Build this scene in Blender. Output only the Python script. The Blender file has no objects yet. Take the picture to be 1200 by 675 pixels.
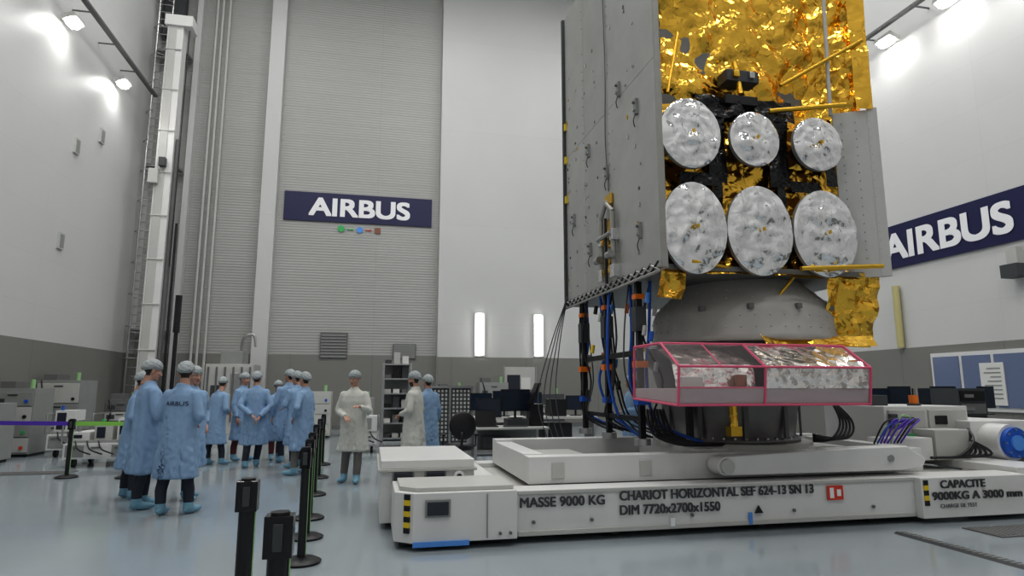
import bpy, bmesh, math, random, time
from mathutils import Vector, Matrix, noise
from mathutils.bvhtree import BVHTree
random.seed(7)
scene=bpy.context.scene
V=Vector
# ---------------------------------------------------------------- materials
M={}
def nt(m):
    m.use_nodes=True
    return m.node_tree, m.node_tree.nodes.get('Principled BSDF')
def mat(name,col,rough=.5,metal=0.,noise_amt=0.,nscale=5.,bump=0.,bscale=20.,emit=0.,alpha=1.,trans=0.,spec=.5,btype='noise'):
    m=bpy.data.materials.new(name); t,b=nt(m); L=t.links
    b.inputs['Base Color'].default_value=(*col,1); b.inputs['Roughness'].default_value=rough
    b.inputs['Metallic'].default_value=metal; b.inputs['Specular IOR Level'].default_value=spec
    b.inputs['Alpha'].default_value=alpha; b.inputs['Transmission Weight'].default_value=trans
    if emit:
        b.inputs['Emission Color'].default_value=(*col,1); b.inputs['Emission Strength'].default_value=emit
    tc=t.nodes.new('ShaderNodeTexCoord')
    if noise_amt:
        n=t.nodes.new('ShaderNodeTexNoise'); n.inputs['Scale'].default_value=nscale; n.inputs['Detail'].default_value=4
        r=t.nodes.new('ShaderNodeMapRange'); r.inputs[3].default_value=1-noise_amt; r.inputs[4].default_value=1+noise_amt
        mx=t.nodes.new('ShaderNodeVectorMath'); mx.operation='SCALE'; mx.inputs[0].default_value=col
        L.new(tc.outputs['Object'],n.inputs['Vector']); L.new(n.outputs['Fac'],r.inputs[0]); L.new(r.outputs[0],mx.inputs['Scale'])
        L.new(mx.outputs[0],b.inputs['Base Color'])
    if bump:
        if btype=='voronoi':
            n=t.nodes.new('ShaderNodeTexVoronoi'); n.feature='DISTANCE_TO_EDGE'; o='Distance'
        else:
            n=t.nodes.new('ShaderNodeTexNoise'); n.inputs['Detail'].default_value=5; o='Fac'
        n.inputs['Scale'].default_value=bscale
        bp=t.nodes.new('ShaderNodeBump'); bp.inputs['Strength'].default_value=bump; bp.inputs['Distance'].default_value=.02
        L.new(tc.outputs['Object'],n.inputs['Vector']); L.new(n.outputs[o],bp.inputs['Height']); L.new(bp.outputs[0],b.inputs['Normal'])
    M[name]=m; return m
def seam_mat(name,col,seam,bw,bh,axis,rough=.5,mortar=.004,wave=0.):
    m=bpy.data.materials.new(name); t,b=nt(m); L=t.links
    tc=t.nodes.new('ShaderNodeTexCoord'); sx=t.nodes.new('ShaderNodeSeparateXYZ'); cb=t.nodes.new('ShaderNodeCombineXYZ')
    L.new(tc.outputs['Object'],sx.inputs[0]); L.new(sx.outputs[axis],cb.inputs[0]); L.new(sx.outputs['Z'],cb.inputs[1])
    br=t.nodes.new('ShaderNodeTexBrick'); br.offset=0; br.inputs['Scale'].default_value=1
    br.inputs['Brick Width'].default_value=bw; br.inputs['Row Height'].default_value=bh; br.inputs['Mortar Size'].default_value=mortar
    br.inputs['Color1'].default_value=(*col,1); br.inputs['Color2'].default_value=(*[c*.98 for c in col],1); br.inputs['Mortar'].default_value=(*seam,1)
    L.new(cb.outputs[0],br.inputs['Vector'])
    n=t.nodes.new('ShaderNodeTexNoise'); n.inputs['Scale'].default_value=.35; n.inputs['Detail'].default_value=4
    L.new(tc.outputs['Object'],n.inputs['Vector'])
    r=t.nodes.new('ShaderNodeMapRange'); r.inputs[3].default_value=.93; r.inputs[4].default_value=1.06
    mx=t.nodes.new('ShaderNodeVectorMath'); mx.operation='SCALE'
    L.new(n.outputs['Fac'],r.inputs[0]); L.new(r.outputs[0],mx.inputs['Scale']); L.new(br.outputs['Color'],mx.inputs[0]); L.new(mx.outputs[0],b.inputs['Base Color'])
    b.inputs['Roughness'].default_value=rough
    if wave:
        w=t.nodes.new('ShaderNodeTexWave'); w.bands_direction='Z'; w.inputs['Scale'].default_value=wave
        bp=t.nodes.new('ShaderNodeBump'); bp.inputs['Strength'].default_value=.3; bp.inputs['Distance'].default_value=.02
        L.new(tc.outputs['Object'],w.inputs['Vector']); L.new(w.outputs['Fac'],bp.inputs['Height']); L.new(bp.outputs[0],b.inputs['Normal'])
    M[name]=m
seam_mat('wall_white',(.60,.60,.595),(.53,.53,.53),6,1.2,'Y',.4,.004)
seam_mat('wall_back_white',(.55,.555,.55),(.50,.50,.50),9,4,'X',.5,.006)
seam_mat('wall_back_grey',(.385,.388,.375),(.34,.34,.33),12,.6,'X',.55,.01,wave=3)
seam_mat('wainscot_y',(.22,.22,.205),(.16,.16,.16),3,9,'Y',.5,.01)
seam_mat('wainscot_x',(.22,.22,.205),(.16,.16,.16),3,9,'X',.5,.01)
mat('floor_epoxy',(.32,.362,.388),.12,noise_amt=.10,nscale=.5,bump=.012,bscale=1.5,spec=.5)
mat('ceiling_paint',(.6,.6,.6),.7)
mat('white_paint',(.70,.70,.69),.35,noise_amt=.05,nscale=3)
mat('white_dull',(.50,.50,.48),.5,noise_amt=.06,nscale=3)
mat('grey_paint',(.28,.29,.28),.5,noise_amt=.08,nscale=4)
mat('dark_grey',(.06,.065,.07),.5,noise_amt=.1)
mat('mid_grey',(.15,.15,.15),.5,noise_amt=.1)
mat('black',(.012,.012,.014),.4)
mat('black_gloss',(.01,.01,.012),.12)
mat('black_foil',(.012,.012,.014),.25,metal=.2,bump=.8,bscale=14,btype='voronoi')
mat('navy',(.012,.014,.07),.4)
mat('sign_white',(.85,.85,.87),.5)
mat('blue',(.02,.11,.5),.35)
mat('blue_light',(.1,.3,.75),.4)
mat('yellow',(.75,.55,.03),.5)
mat('orange',(.8,.2,.02),.4)
mat('red',(.65,.06,.03),.5)
mat('green',(.05,.4,.12),.5)
mat('greenish',(.3,.5,.25),.5)
mat('brown',(.25,.1,.06),.5)
mat('purple',(.12,.05,.5),.5)
mat('belt_green',(.3,.65,.12),.5)
mat('pink',(.72,.12,.22),.4)
mat('steel',(.5,.5,.5),.3,metal=.9,noise_amt=.1)
mat('alu',(.36,.35,.33),.45,metal=.4,noise_amt=.14,nscale=6)
mat('cone_grey',(.40,.39,.37),.5,metal=.1,noise_amt=.14,nscale=5)
mat('alu_dark',(.2,.2,.195),.45,metal=.5,noise_amt=.12,nscale=6)
mat('panel_grey',(.38,.38,.365),.42,metal=.15,noise_amt=.14,nscale=2.5)
mat('panel_grey2',(.41,.41,.395),.42,metal=.15,noise_amt=.14,nscale=3)
mat('panel_light',(.52,.52,.51),.4,metal=.1,noise_amt=.05)
mat('gold_foil',(.84,.51,.08),.17,metal=1,noise_amt=.22,nscale=2.2,bump=.8,bscale=6,btype='voronoi')
mat('gold_tube',(.72,.45,.06),.3,metal=.9,bump=.5,bscale=25)
mat('silver_foil',(.84,.84,.85),.1,metal=1,bump=.45,bscale=9,btype='voronoi')
mat('silver_warm',(1.0,.95,.91),.14,metal=.9,bump=.5,bscale=6,btype='voronoi')
mat('clear_plastic',(.9,.82,.84),.05,alpha=.1)
mat('pinkish_panel',(.42,.34,.35),.3,noise_amt=.08)
mat('lamp_glow',(1,.98,.95),.5,emit=40)
mat('tube_glow',(1,.98,.95),.5,emit=9)
mat('skin',(.46,.26,.19),.5,noise_amt=.05)
mat('skin_dark',(.28,.15,.10),.5,noise_amt=.05)
mat('hair',(.03,.02,.015),.6,bump=.4,bscale=60)
mat('lips',(.34,.12,.10),.5)
mat('eye_white',(.6,.6,.58),.3)
mat('gown_blue',(.24,.365,.54),.75,noise_amt=.08,nscale=3,bump=.35,bscale=9)
mat('coat_white',(.58,.58,.54),.75,noise_amt=.05,nscale=3,bump=.35,bscale=9)
mat('pants_dark',(.025,.03,.045),.8)
mat('pants_grey',(.16,.15,.14),.8)
mat('pants_maroon',(.12,.03,.035),.8)
mat('overshoe',(.2,.38,.5),.6,bump=.5,bscale=30)
mat('hairnet',(.36,.39,.40),.7,noise_amt=.28,nscale=40,bump=.8,bscale=45)
mat('screen',(.02,.03,.05),.1)
mat('glass_dark',(.03,.035,.05),.08)
mat('window_lit',(.16,.2,.32),.15)
mat('paper',(.7,.7,.68),.6)
mat('yellow_tube',(.5,.45,.22),.5)

# ---------------------------------------------------------------- mesh builder
class MB:
    def __init__(s,name): s.n=name; s.v=[]; s.f=[]; s.fm=[]; s.ms=[]; s.sm=[]
    def mi(s,m):
        if m not in s.ms: s.ms.append(m)
        return s.ms.index(m)
    def add(s,vs,fs,m,smooth=False):
        o=len(s.v); s.v+= [tuple(x) for x in vs]
        k=s.mi(m)
        for f in fs: s.f.append([i+o for i in f]); s.fm.append(k); s.sm.append(smooth)
    def box(s,a,b,m,rz=0,piv=None):
        x0,y0,z0=a; x1,y1,z1=b
        vs=[V((x,y,z)) for z in (z0,z1) for x,y in ((x0,y0),(x1,y0),(x1,y1),(x0,y1))]
        if rz:
            c=V(piv) if piv else V(((x0+x1)/2,(y0+y1)/2,0)); R=Matrix.Rotation(rz,3,'Z')
            c.z=0; vs=[R@(p-c)+c for p in vs]
        s.add(vs,[(3,2,1,0),(4,5,6,7),(0,1,5,4),(1,2,6,5),(2,3,7,6),(3,0,4,7)],m)
    def obox(s,c,ax,ay,az,m):
        c,ax,ay,az=V(c),V(ax),V(ay),V(az)
        vs=[c+sx*ax+sy*ay+sz*az for sz in (-1,1) for sx,sy in ((-1,-1),(1,-1),(1,1),(-1,1))]
        s.add(vs,[(3,2,1,0),(4,5,6,7),(0,1,5,4),(1,2,6,5),(2,3,7,6),(3,0,4,7)],m)
    def cyl(s,p0,p1,r,m,r2=None,seg=16,caps=True):
        p0,p1=V(p0),V(p1); d=(p1-p0).normalized(); r2=r if r2 is None else r2
        a=d.orthogonal().normalized(); b=d.cross(a)
        vs=[]
        for p,rr in ((p0,r),(p1,r2)):
            for i in range(seg):
                t=2*math.pi*i/seg; vs.append(p+a*math.cos(t)*rr+b*math.sin(t)*rr)
        fs=[(i,(i+1)%seg,seg+(i+1)%seg,seg+i) for i in range(seg)]
        s.add(vs,fs,m,True)
        if caps: s.add(vs,[list(range(seg))[::-1],list(range(seg,2*seg))],m)
    def tube(s,pts,r,m,seg=8):
        pts=[V(p) for p in pts]; n=len(pts)
        rs=r if isinstance(r,(list,tuple)) else [r]*n
        vs=[]; a=None
        for i,p in enumerate(pts):
            d=(pts[min(i+1,n-1)]-pts[max(i-1,0)]).normalized()
            if a is None: a=d.orthogonal().normalized()
            else: a=(a-d*a.dot(d)).normalized()
            b=d.cross(a)
            for j in range(seg):
                t=2*math.pi*j/seg; vs.append(p+(a*math.cos(t)+b*math.sin(t))*rs[i])
        fs=[]
        for i in range(n-1):
            for j in range(seg):
                k=(j+1)%seg; fs.append((i*seg+j,i*seg+k,(i+1)*seg+k,(i+1)*seg+j))
        fs.append(list(range(seg))[::-1]); fs.append([(n-1)*seg+j for j in range(seg)])
        s.add(vs,fs,m,True)
    def curve(s,pts,r,m,seg=6,sub=6):
        pts=[V(p) for p in pts]; out=[]
        P=[pts[0]]+pts+[pts[-1]]
        for i in range(1,len(P)-2):
            for k in range(sub):
                t=k/sub; p0,p1,p2,p3=P[i-1],P[i],P[i+1],P[i+2]
                out.append(.5*((2*p1)+(p2-p0)*t+(2*p0-5*p1+4*p2-p3)*t*t+(3*p1-p0-3*p2+p3)*t**3))
        out.append(pts[-1]); s.tube(out,r,m,seg)
    def prism(s,pts,axis,a,b,m):
        n=len(pts)
        def mk(p,t):
            return (t,p[0],p[1]) if axis=='X' else (p[0],t,p[1]) if axis=='Y' else (p[0],p[1],t)
        vs=[mk(p,a) for p in pts]+[mk(p,b) for p in pts]
        fs=[list(range(n))[::-1],list(range(n,2*n))]+[(i,(i+1)%n,n+(i+1)%n,n+i) for i in range(n)]
        s.add(vs,fs,m)
    def ell(s,c,r,m,su=16,sv=10,R=None):
        c=V(c); vs=[];fs=[]
        for i in range(sv+1):
            ph=math.pi*i/sv
            for j in range(su):
                t=2*math.pi*j/su
                p=V((r[0]*math.sin(ph)*math.cos(t),r[1]*math.sin(ph)*math.sin(t),r[2]*math.cos(ph)))
                if R: p=R@p
                vs.append(c+p)
        for i in range(sv):
            for j in range(su):
                k=(j+1)%su; fs.append((i*su+j,(i+1)*su+j,(i+1)*su+k,i*su+k))
        s.add(vs,fs,m,True)
    def loft(s,rings,m,seg=24,smooth=True):
        vs=[];fs=[]
        for z,rx,ry,cx,cy in rings:
            for j in range(seg):
                t=2*math.pi*j/seg; vs.append((cx+rx*math.cos(t),cy+ry*math.sin(t),z))
        n=len(rings)
        for i in range(n-1):
            for j in range(seg):
                k=(j+1)%seg; fs.append((i*seg+j,i*seg+k,(i+1)*seg+k,(i+1)*seg+j))
        fs.append(list(range(seg))[::-1]); fs.append([(n-1)*seg+j for j in range(seg)])
        s.add(vs,fs,m,smooth)
    def mesh(s):
        me=bpy.data.meshes.new(s.n); me.from_pydata(s.v,[],s.f)
        for m in s.ms: me.materials.append(M[m])
        me.polygons.foreach_set('material_index',s.fm); me.polygons.foreach_set('use_smooth',s.sm)
        bm=bmesh.new(); bm.from_mesh(me); bmesh.ops.recalc_face_normals(bm,faces=bm.faces); bm.to_mesh(me); bm.free()
        me.update(); return me
    def done(s,parent=None,bevel=0,loc=(0,0,0),rot=0):
        o=bpy.data.objects.new(s.n,s.mesh()); scene.collection.objects.link(o)
        o.location=loc; o.rotation_euler=(0,0,rot)
        if bevel:
            b=o.modifiers.new('bev','BEVEL'); b.width=bevel; b.segments=2; b.limit_method='ANGLE'; b.angle_limit=math.radians(50)
        if parent: o.parent=parent
        return o
def empty(name,loc=(0,0,0),rot=0):
    e=bpy.data.objects.new(name,None); scene.collection.objects.link(e); e.location=loc; e.rotation_euler=(0,0,rot)
    e.empty_display_size=.1; return e
def join_eval(o):
    dg=bpy.context.evaluated_depsgraph_get()
    return bpy.data.meshes.new_from_object(o.evaluated_get(dg))
def text_mesh(txt,size,m,name,bold=0.,width=None,height=None):
    cu=bpy.data.curves.new(name,'FONT'); cu.body=txt; cu.size=size; cu.align_x='LEFT'; cu.extrude=.002
    o=bpy.data.objects.new(name,cu); scene.collection.objects.link(o)
    me=join_eval(o); bpy.data.objects.remove(o); me.materials.clear(); me.materials.append(M[m])
    xs=[v.co.x for v in me.vertices]; ys=[v.co.y for v in me.vertices]; x0=min(xs); y0=min(ys)
    k=(width-2*bold)/(max(xs)-x0) if width else 1; kh=(height-2*bold)/(max(ys)-y0) if height else 1
    for v in me.vertices: v.co.x=(v.co.x-x0)*k+bold; v.co.y=(v.co.y-(y0 if height else 0))*kh+(bold if height else 0)
    if bold:
        vs=[v.co.copy() for v in me.vertices]; fs=[list(p.vertices) for p in me.polygons]; q=MB(name); i=0
        for dx in (-1,-.33,.33,1):
            for dy in (-.8,0,.8):
                q.add([v+V((dx*bold,dy*bold,i*.0004)) for v in vs],fs,m); i+=1
        me2=bpy.data.meshes.new(name); me2.from_pydata(q.v,[],q.f); me2.materials.append(M[m]); return me2
    return me
TXT={}
def pre(key,*a,**k): TXT[key]=text_mesh(*a,**k)
pre('s1','AIRBUS',1.02,'sign_white','lettering',bold=.036,width=3.9,height=.76)
pre('s2','AIRBUS',1.06,'sign_white','lettering',bold=.038,width=3.85,height=.80)
pre('mass','MASSE 9000 KG',.13,'dark_grey','mass_marking',bold=.0035,width=.88)
pre('type','CHARIOT HORIZONTAL SEF 624-13 SN 13',.13,'dark_grey','type_marking',bold=.0035,width=2.25)
pre('dim','DIM 7720x2700x1550',.13,'dark_grey','size_marking',bold=.0035,width=1.12)
pre('cap1','CAPACITE',.12,'dark_grey','capacity_marking_1',bold=.0035,width=.62)
pre('cap2','9000KG A 3000 mm',.12,'dark_grey','capacity_marking_2',bold=.0035,width=1.25)
pre('test','CHARGE DE TEST',.06,'dark_grey','test_marking',width=.5)
pre('back','AIRBUS',.075,'navy','back_lettering',width=.27)
def put_text(key,loc,facing='-Y',parent=None):
    me=TXT[key]; o=bpy.data.objects.new(me.name,me); scene.collection.objects.link(o)
    o.location=loc; o.rotation_euler=(math.pi/2,0,{'-Y':0,'-X':-math.pi/2}[facing])
    if parent: o.parent=parent
    return o
# ---------------------------------------------------------------- people
def remesh(q,vox,smooth_it=4):
    me=q.mesh(); o=bpy.data.objects.new('tmp',me); scene.collection.objects.link(o)
    r=o.modifiers.new('r','REMESH'); r.mode='VOXEL'; r.voxel_size=vox; r.use_smooth_shade=True
    s=o.modifiers.new('s','SMOOTH'); s.iterations=smooth_it; s.factor=.5
    m2=join_eval(o); bpy.data.objects.remove(o); return m2
def build_hand():
    q=MB('hand')
    q.ell((0,0,-.045),(.040,.015,.052),'skin',16,10); q.ell((0,0,-.005),(.027,.018,.03),'skin',12,8)
    for i,(x,l) in enumerate(((.030,.072),(.010,.080),(-.011,.074),(-.031,.058))):
        z0=-.082
        p=[V((x*.85,0,-.055)),V((x,0,z0)),V((x*1.1,.012,z0-l*.45)),V((x*1.12,.03,z0-l*.75)),V((x*1.1,.047,z0-l*.95))]
        q.tube(p,[.010,.0095,.0085,.0078,.006],'skin',10)
    q.tube([V((.022,.004,-.03)),V((.046,.012,-.05)),V((.058,.02,-.075)),V((.058,.028,-.1))],[.014,.012,.010,.007],'skin',10)
    me=remesh(q,.0042,2); me.materials.clear(); me.materials.append(M['skin'])
    for p in me.polygons: p.use_smooth=True
    return me
HAND=build_hand()
def build_head(skin,beard):
    q=MB('head')
    q.ell((0,.012,.045),(.076,.094,.088),skin,24,16)
    q.ell((0,-.022,-.02),(.062,.068,.088),skin,24,16)
    q.ell((0,-.05,-.082),(.036,.034,.026),skin,16,10)
    q.ell((0,-.074,.028),(.05,.02,.014),skin,14,8)
    q.tube([(0,-.086,.02),(0,-.102,-.004),(0,-.112,-.022),(0,-.092,-.03)],[.007,.009,.013,.007],skin,10)
    for s in (-1,1):
        q.ell((s*.014,-.096,-.024),(.009,.011,.008),skin,10,8); q.ell((s*.036,-.068,-.015),(.022,.02,.018),skin,12,8)
        q.ell((s*.076,.012,.0),(.009,.02,.032),skin,10,8)
    q.ell((0,-.088,-.052),(.024,.01,.006),skin,12,8); q.ell((0,-.086,-.062),(.02,.01,.006),skin,12,8)
    q.loft([(-.17,.058,.06,0,.03),(-.08,.052,.056,0,.02),(-.03,.05,.055,0,.012)],skin,20)
    me=remesh(q,.0055,2); me.materials.clear()
    for m in (skin,'hair','lips'): me.materials.append(M[m])
    for p in me.polygons:
        p.use_smooth=True; c=p.center; k=0
        if c.z>-.055 and c.y>.03 and abs(c.x)<.09 and c.z>-.06+.3*max(0,.06-c.y): k=1
        if c.z>.075 : k=1
        if beard and c.y<.0 and c.z<-.035 and c.z>-.115 and not(abs(c.x)<.022 and -.066<c.z<-.046): k=1
        if k==0 and abs(c.x)<.022 and -.066<c.z<-.046 and c.y<-.08: k=2
        p.material_index=k
    return me
HEADS={(s,b):build_head(s,b) for s,b in (('skin',0),('skin',1),('skin_dark',0))}
def build_eyes():
    q=MB('eyes')
    for s in (-1,1):
        q.ell((s*.031,-.078,.008),(.013,.010,.0075),'eye_white',12,8); q.ell((s*.031,-.0865,.008),(.0055,.003,.0055),'black',10,6)
        q.ell((s*.032,-.090,.026),(.018,.006,.004),'hair',10,6)
    return q.mesh()
EYES=build_eyes()
def build_cap():
    q=MB('hair_net'); vs=[];fs=[]; su,sv=40,16
    for i in range(sv+1):
        ph=math.radians(108)*i/sv
        for j in range(su):
            t=2*math.pi*j/su
            fl=1+.035*math.sin(j*5.3+i*1.7)*math.sin(ph)+.05*noise.noise(V((math.cos(t)*3,math.sin(t)*3,i*.5)))
            rr=.103 if i<sv-1 else .092
            x=rr*.95*math.sin(ph)*math.cos(t)*fl; y=.120*math.sin(ph)*math.sin(t)*fl*(rr/.103)
            z=.098*math.cos(ph)*fl
            vs.append((x,y+.018,z+.062-.34*max(0,y)*(i/sv)))
    for i in range(sv):
        for j in range(su):
            k=(j+1)%su; fs.append((i*su+j,(i+1)*su+j,(i+1)*su+k,i*su+k))
    q.add(vs,fs,'hairnet',True); return q.mesh()
CAP=build_cap()
ARMS={'down':[((.245,.02,1.12),(.255,-.07,.88))]*2,
 'clasp':[((.265,.03,1.13),(.07,-.21,1.06))]*2,
 'mix':[((.265,.03,1.13),(.10,-.24,1.10)),((.245,.02,1.12),(.25,-.06,.88))],
 'cross':[((.26,-.03,1.15),(-.02,-.22,1.17)),((.26,-.03,1.13),(-.02,-.20,1.11))],
 'behind':[((.275,.10,1.14),(.08,.22,.98)),((.275,.10,1.14),(.08,.22,.95))],
 'chin':[((.24,-.10,1.14),(.08,-.20,1.38)),((.25,-.03,1.14),(-.02,-.21,1.13))],
 'hip':[((.33,.06,1.16),(.20,-.06,1.0)),((.245,.02,1.12),(.25,-.08,.88))],
 'gesture':[((.27,-.04,1.14),(.20,-.30,1.20)),((.26,.03,1.13),(.08,-.22,1.05))]}
BODY={}
def warp(p,sw,ln):
    t=max(0,p.z-.15); u=max(0,p.z-.9)
    return V((p.x+sw*math.sin(min(t/1.0,1)*math.pi*.8)*1.0, p.y-ln*u*1.2, p.z))
def body_mesh(coat,pose,hem,pants,seed,sw,ln):
    key=(coat,pose,hem,pants,seed,sw,ln)
    if key in BODY: return BODY[key]
    q=MB('body')
    for s in (-1,1):
        fy=[0,.07,-.06,.1][seed%4]*s; fx=[.11,.13,.12,.10][seed%4]*s
        q.tube([(fx,fy+.01,.05),(fx,fy+.005,.28),(s*.105,fy*.5-.015,.5),(s*.095,fy*.2,.75),(s*.085,0,.98)],[.055,.066,.070,.092,.11],pants,14)
        q.ell((fx*1.08,fy-.06,.045),(.052,.145,.045),'overshoe',14,10,Matrix.Rotation(s*.2,3,'Z')); q.ell((fx,fy,.08),(.055,.07,.055),'overshoe',12,8)
    q.loft([(hem,.258,.205,0,.0),(hem+.02,.258,.205,0,.0),(.72,.232,.182,0,0),(.95,.208,.162,0,0),(1.12,.198,.148,0,0),(1.28,.208,.146,0,.0),(1.38,.200,.130,0,.005),(1.43,.165,.110,0,.01),(1.47,.105,.086,0,.015),(1.505,.070,.071,0,.02),(1.53,.067,.069,0,.02)],coat,28)
    hands=[]
    for i,s in enumerate((1,-1)):
        el,wr=ARMS[pose][i]
        sh=V((s*.175,.01,1.39)); el=V((s*el[0],el[1],el[2])); wr=V((s*wr[0],wr[1],wr[2]))
        q.tube([sh,sh.lerp(el,.5),el],[.070,.063,.057],coat,14); q.tube([el,el.lerp(wr,.5),wr],[.055,.050,.043],coat,14)
        q.ell(sh,(.070,.070,.068),coat,12,8); q.ell(el,(.057,.057,.057),coat,12,8)
        hands.append((s,warp(el,sw,ln),warp(wr,sw,ln)))
    me=remesh(q,.016,2); me.materials.clear()
    for m in (coat,pants,'overshoe'): me.materials.append(M[m])
    for v in me.vertices:
        c=v.co.copy()
        if c.z>hem+.005:
            n=v.normal; a=.015+.032*max(0,1.15-c.z)
            c=c+V((n.x,n.y,n.z*.3))*a*(noise.noise(V((c.x*13+seed,c.y*13,c.z*2.2)))+.4*noise.noise(V((c.x*22,c.y*22+seed,c.z*14))))
        v.co=warp(c,sw,ln)
    for p in me.polygons:
        p.use_smooth=True; c=p.center
        p.material_index=0 if c.z>hem-.006 else (2 if c.z<.13 else 1)
        if c.z<hem+.03 and c.z>hem-.03 and p.normal.z<-.7: p.material_index=0
    BODY[key]=(me,hands); return BODY[key]
def person(name,x,y,face,coat='gown_blue',pose='clasp',hem=.42,pants='pants_dark',seed=0,h=1.76,skin='skin',beard=0,look=0,tilt=0,text=False,sw=0.,ln=0.):
    e=empty(name,(x,y,0),math.radians(face)); k=h/1.76; e.scale=(k,k,k)
    me,hands=body_mesh(coat,pose,hem,pants,seed%4,sw,ln)
    def part(n,m,loc=(0,0,0),R=None):
        o=bpy.data.objects.new(n,m); scene.collection.objects.link(o); o.parent=e
        o.matrix_local=Matrix.Translation(V(loc))@(R.to_4x4() if R else Matrix.Identity(4)); return o
    part('body',me)
    HR=Matrix.Rotation(math.radians(look),3,'Z')@Matrix.Rotation(math.radians(tilt),3,'X')
    hc=warp(V((0,-.01,1.638)),sw,ln)
    part('head',HEADS[(skin,beard)],hc,HR); part('eyes',EYES,hc,HR); part('hair_net',CAP,hc,HR)
    for i,(s,el,wr) in enumerate(hands):
        d=(wr-el).normalized()
        z=-d; nrm=V((-s,0,0)) if abs(d.z)>.7 else V((0,.3,-1))
        yv=(nrm-z*nrm.dot(z)).normalized(); xv=yv.cross(z)
        R=Matrix((xv,yv,z)).transposed()
        tx=R@V((1,0,0)); want=V((0,-1,.2)) if abs(d.z)>.7 else V((0,0,1))
        if tx.dot(want)<0: R=R@Matrix.Diagonal((-1,1,1))
        part('hand_%s'%('left' if s>0 else 'right'),HAND,wr+d*.02,R)
    if text:
        tm=TXT['back']
        bvh=BVHTree.FromPolygons([v.co for v in me.vertices],[p.vertices for p in me.polygons])
        bm=bmesh.new(); bm.from_mesh(tm); bmesh.ops.subdivide_edges(bm,edges=bm.edges,cuts=1); bm.to_mesh(tm); bm.free()
        for v in tm.vertices:
            X=.135-v.co.x; Z=1.26+v.co.y
            hit=bvh.ray_cast(V((X,1,Z)),V((0,-1,0)))
            v.co=(hit[0]+V((0,.006,0))) if hit[0] else V((X,.16,Z))
        part('back_lettering',tm)
    return e
B='person_in_blue_gown'; W='person_in_white_coat'
person(B,-3.22,9.95,100,pose='clasp',seed=1,h=1.70,tilt=12,sw=.04,ln=.06)
person(B,-2.82,9.15,120,pose='cross',seed=2,h=1.84,tilt=10,sw=-.04)
person(B,-2.27,8.62,160,pose='clasp',seed=1,h=1.80,text=True,look=25,tilt=6,sw=.03,ln=.03)
person(B,-2.44,9.75,60,pose='hip',seed=3,h=1.78,look=-20)
person(B,-3.00,13.9,140,pose='clasp',seed=1,h=1.70,look=30,tilt=12,sw=.05,ln=.10)
person(B,-2.66,14.6,60,pose='down',seed=2,h=1.8,pants='pants_maroon')
person(B,-2.22,13.3,190,pose='behind',seed=3,h=1.80,look=-20,sw=-.04)
person(B,-1.98,14.7,20,pose='chin',seed=3,h=1.64,pants='pants_maroon',skin='skin_dark',look=20)
person(B,-1.66,14.1,200,pose='down',seed=1,h=1.86,look=35,sw=.04)
person(B,-1.38,13.1,225,pose='cross',seed=1,h=1.80,look=10,tilt=10,ln=.08)
person(B,-1.18,12.0,245,pose='hip',seed=2,h=1.76,pants='pants_grey',look=-15,sw=-.04)
person(W,-.29,10.85,-15,'coat_white','gesture',.5,'pants_grey',2,1.76,look=-12,tilt=6,sw=.03)
person(W,.72,11.1,-115,'coat_white','clasp',.45,'pants_grey',1,1.76,beard=1,look=-5,tilt=5,sw=-.02)
person(B,1.02,11.9,-150,pose='down',seed=2,h=1.72)
person(B,4.75,11.2,-90,pose='mix',seed=3,h=1.72)

# ---------------------------------------------------------------- room shell
XL,XR,YB,YF,ZC=-8.35,14.5,25.,-7.,19.
def shell(name,a,b,m):
    q=MB(name); q.box(a,b,m); return q.done()
shell('floor',(XL-.3,YF-.3,-.2),(XR+.3,YB+.3,0),'floor_epoxy')
shell('ceiling',(XL-.3,YF-.3,ZC),(XR+.3,YB+.3,ZC+.2),'ceiling_paint')
shell('wall_left',(XL-.3,YF,0),(XL,YB,ZC),'wall_white')
shell('wall_right',(XR,YF,0),(XR+.3,YB,ZC),'wall_white')
shell('wall_front',(XL-.3,YF-.3,0),(XR+.3,YF,ZC),'wall_white')
q=MB('wall_back')
q.box((XL-.3,YB,0),(XR+.3,YB+.3,ZC),'wall_back_grey')
q.box((2.45,YB-.35,0),(XR,YB,ZC),'wall_back_white')
q.done()
q=MB('wall_back_pilaster'); q.box((-4.35,YB-.35,0),(-3.8,YB,ZC),'wall_back_white'); q.box((-7.1,YB-.3,0),(-6.9,YB,ZC),'wall_back_white'); q.done()
shell('trim_1',(XL,YF,0),(XL+.05,YB,2.7),'wainscot_y')
shell('trim_2',(XR-.05,YF,0),(XR,YB,2.6),'wainscot_y')
q=MB('trim_3'); q.box((XL,YB-.04,0),(2.45,YB,2.75),'wainscot_x'); q.box((2.45,YB-.39,0),(XR,YB-.35,2.7),'wainscot_x'); q.done()
q=MB('baseboard_left'); q.box((XL+.05,YF,0),(XL+.08,YB-.1,.15),'mid_grey'); q.done()
q=MB('baseboard_back'); q.box((XL,YB-.45,0),(XR-.1,YB-.39,.15),'mid_grey'); q.done()
e=empty('wall_sign')
q=MB('board'); q.box((-3.54,YB-.06,7.93),(2.15,YB-.01,9.08),'navy'); q.done(e)
put_text('s1',(-2.62,YB-.075,8.13),'-Y',e)
e=empty('wall_sign')
q=MB('board'); q.box((XR-.06,10.3,4.87),(XR-.01,16.1,6.1),'navy'); q.done(e)
put_text('s2',(XR-.075,15.25,5.08),'-X',e)
q=MB('direction_markers')
q.cyl((-1.37,YB-.02,7.68),(-1.37,YB-.05,7.68),.13,'green',seg=24)
q.cyl((-.66,YB-.02,7.66),(-.66,YB-.05,7.66),.12,'blue_light',seg=24)
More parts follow.
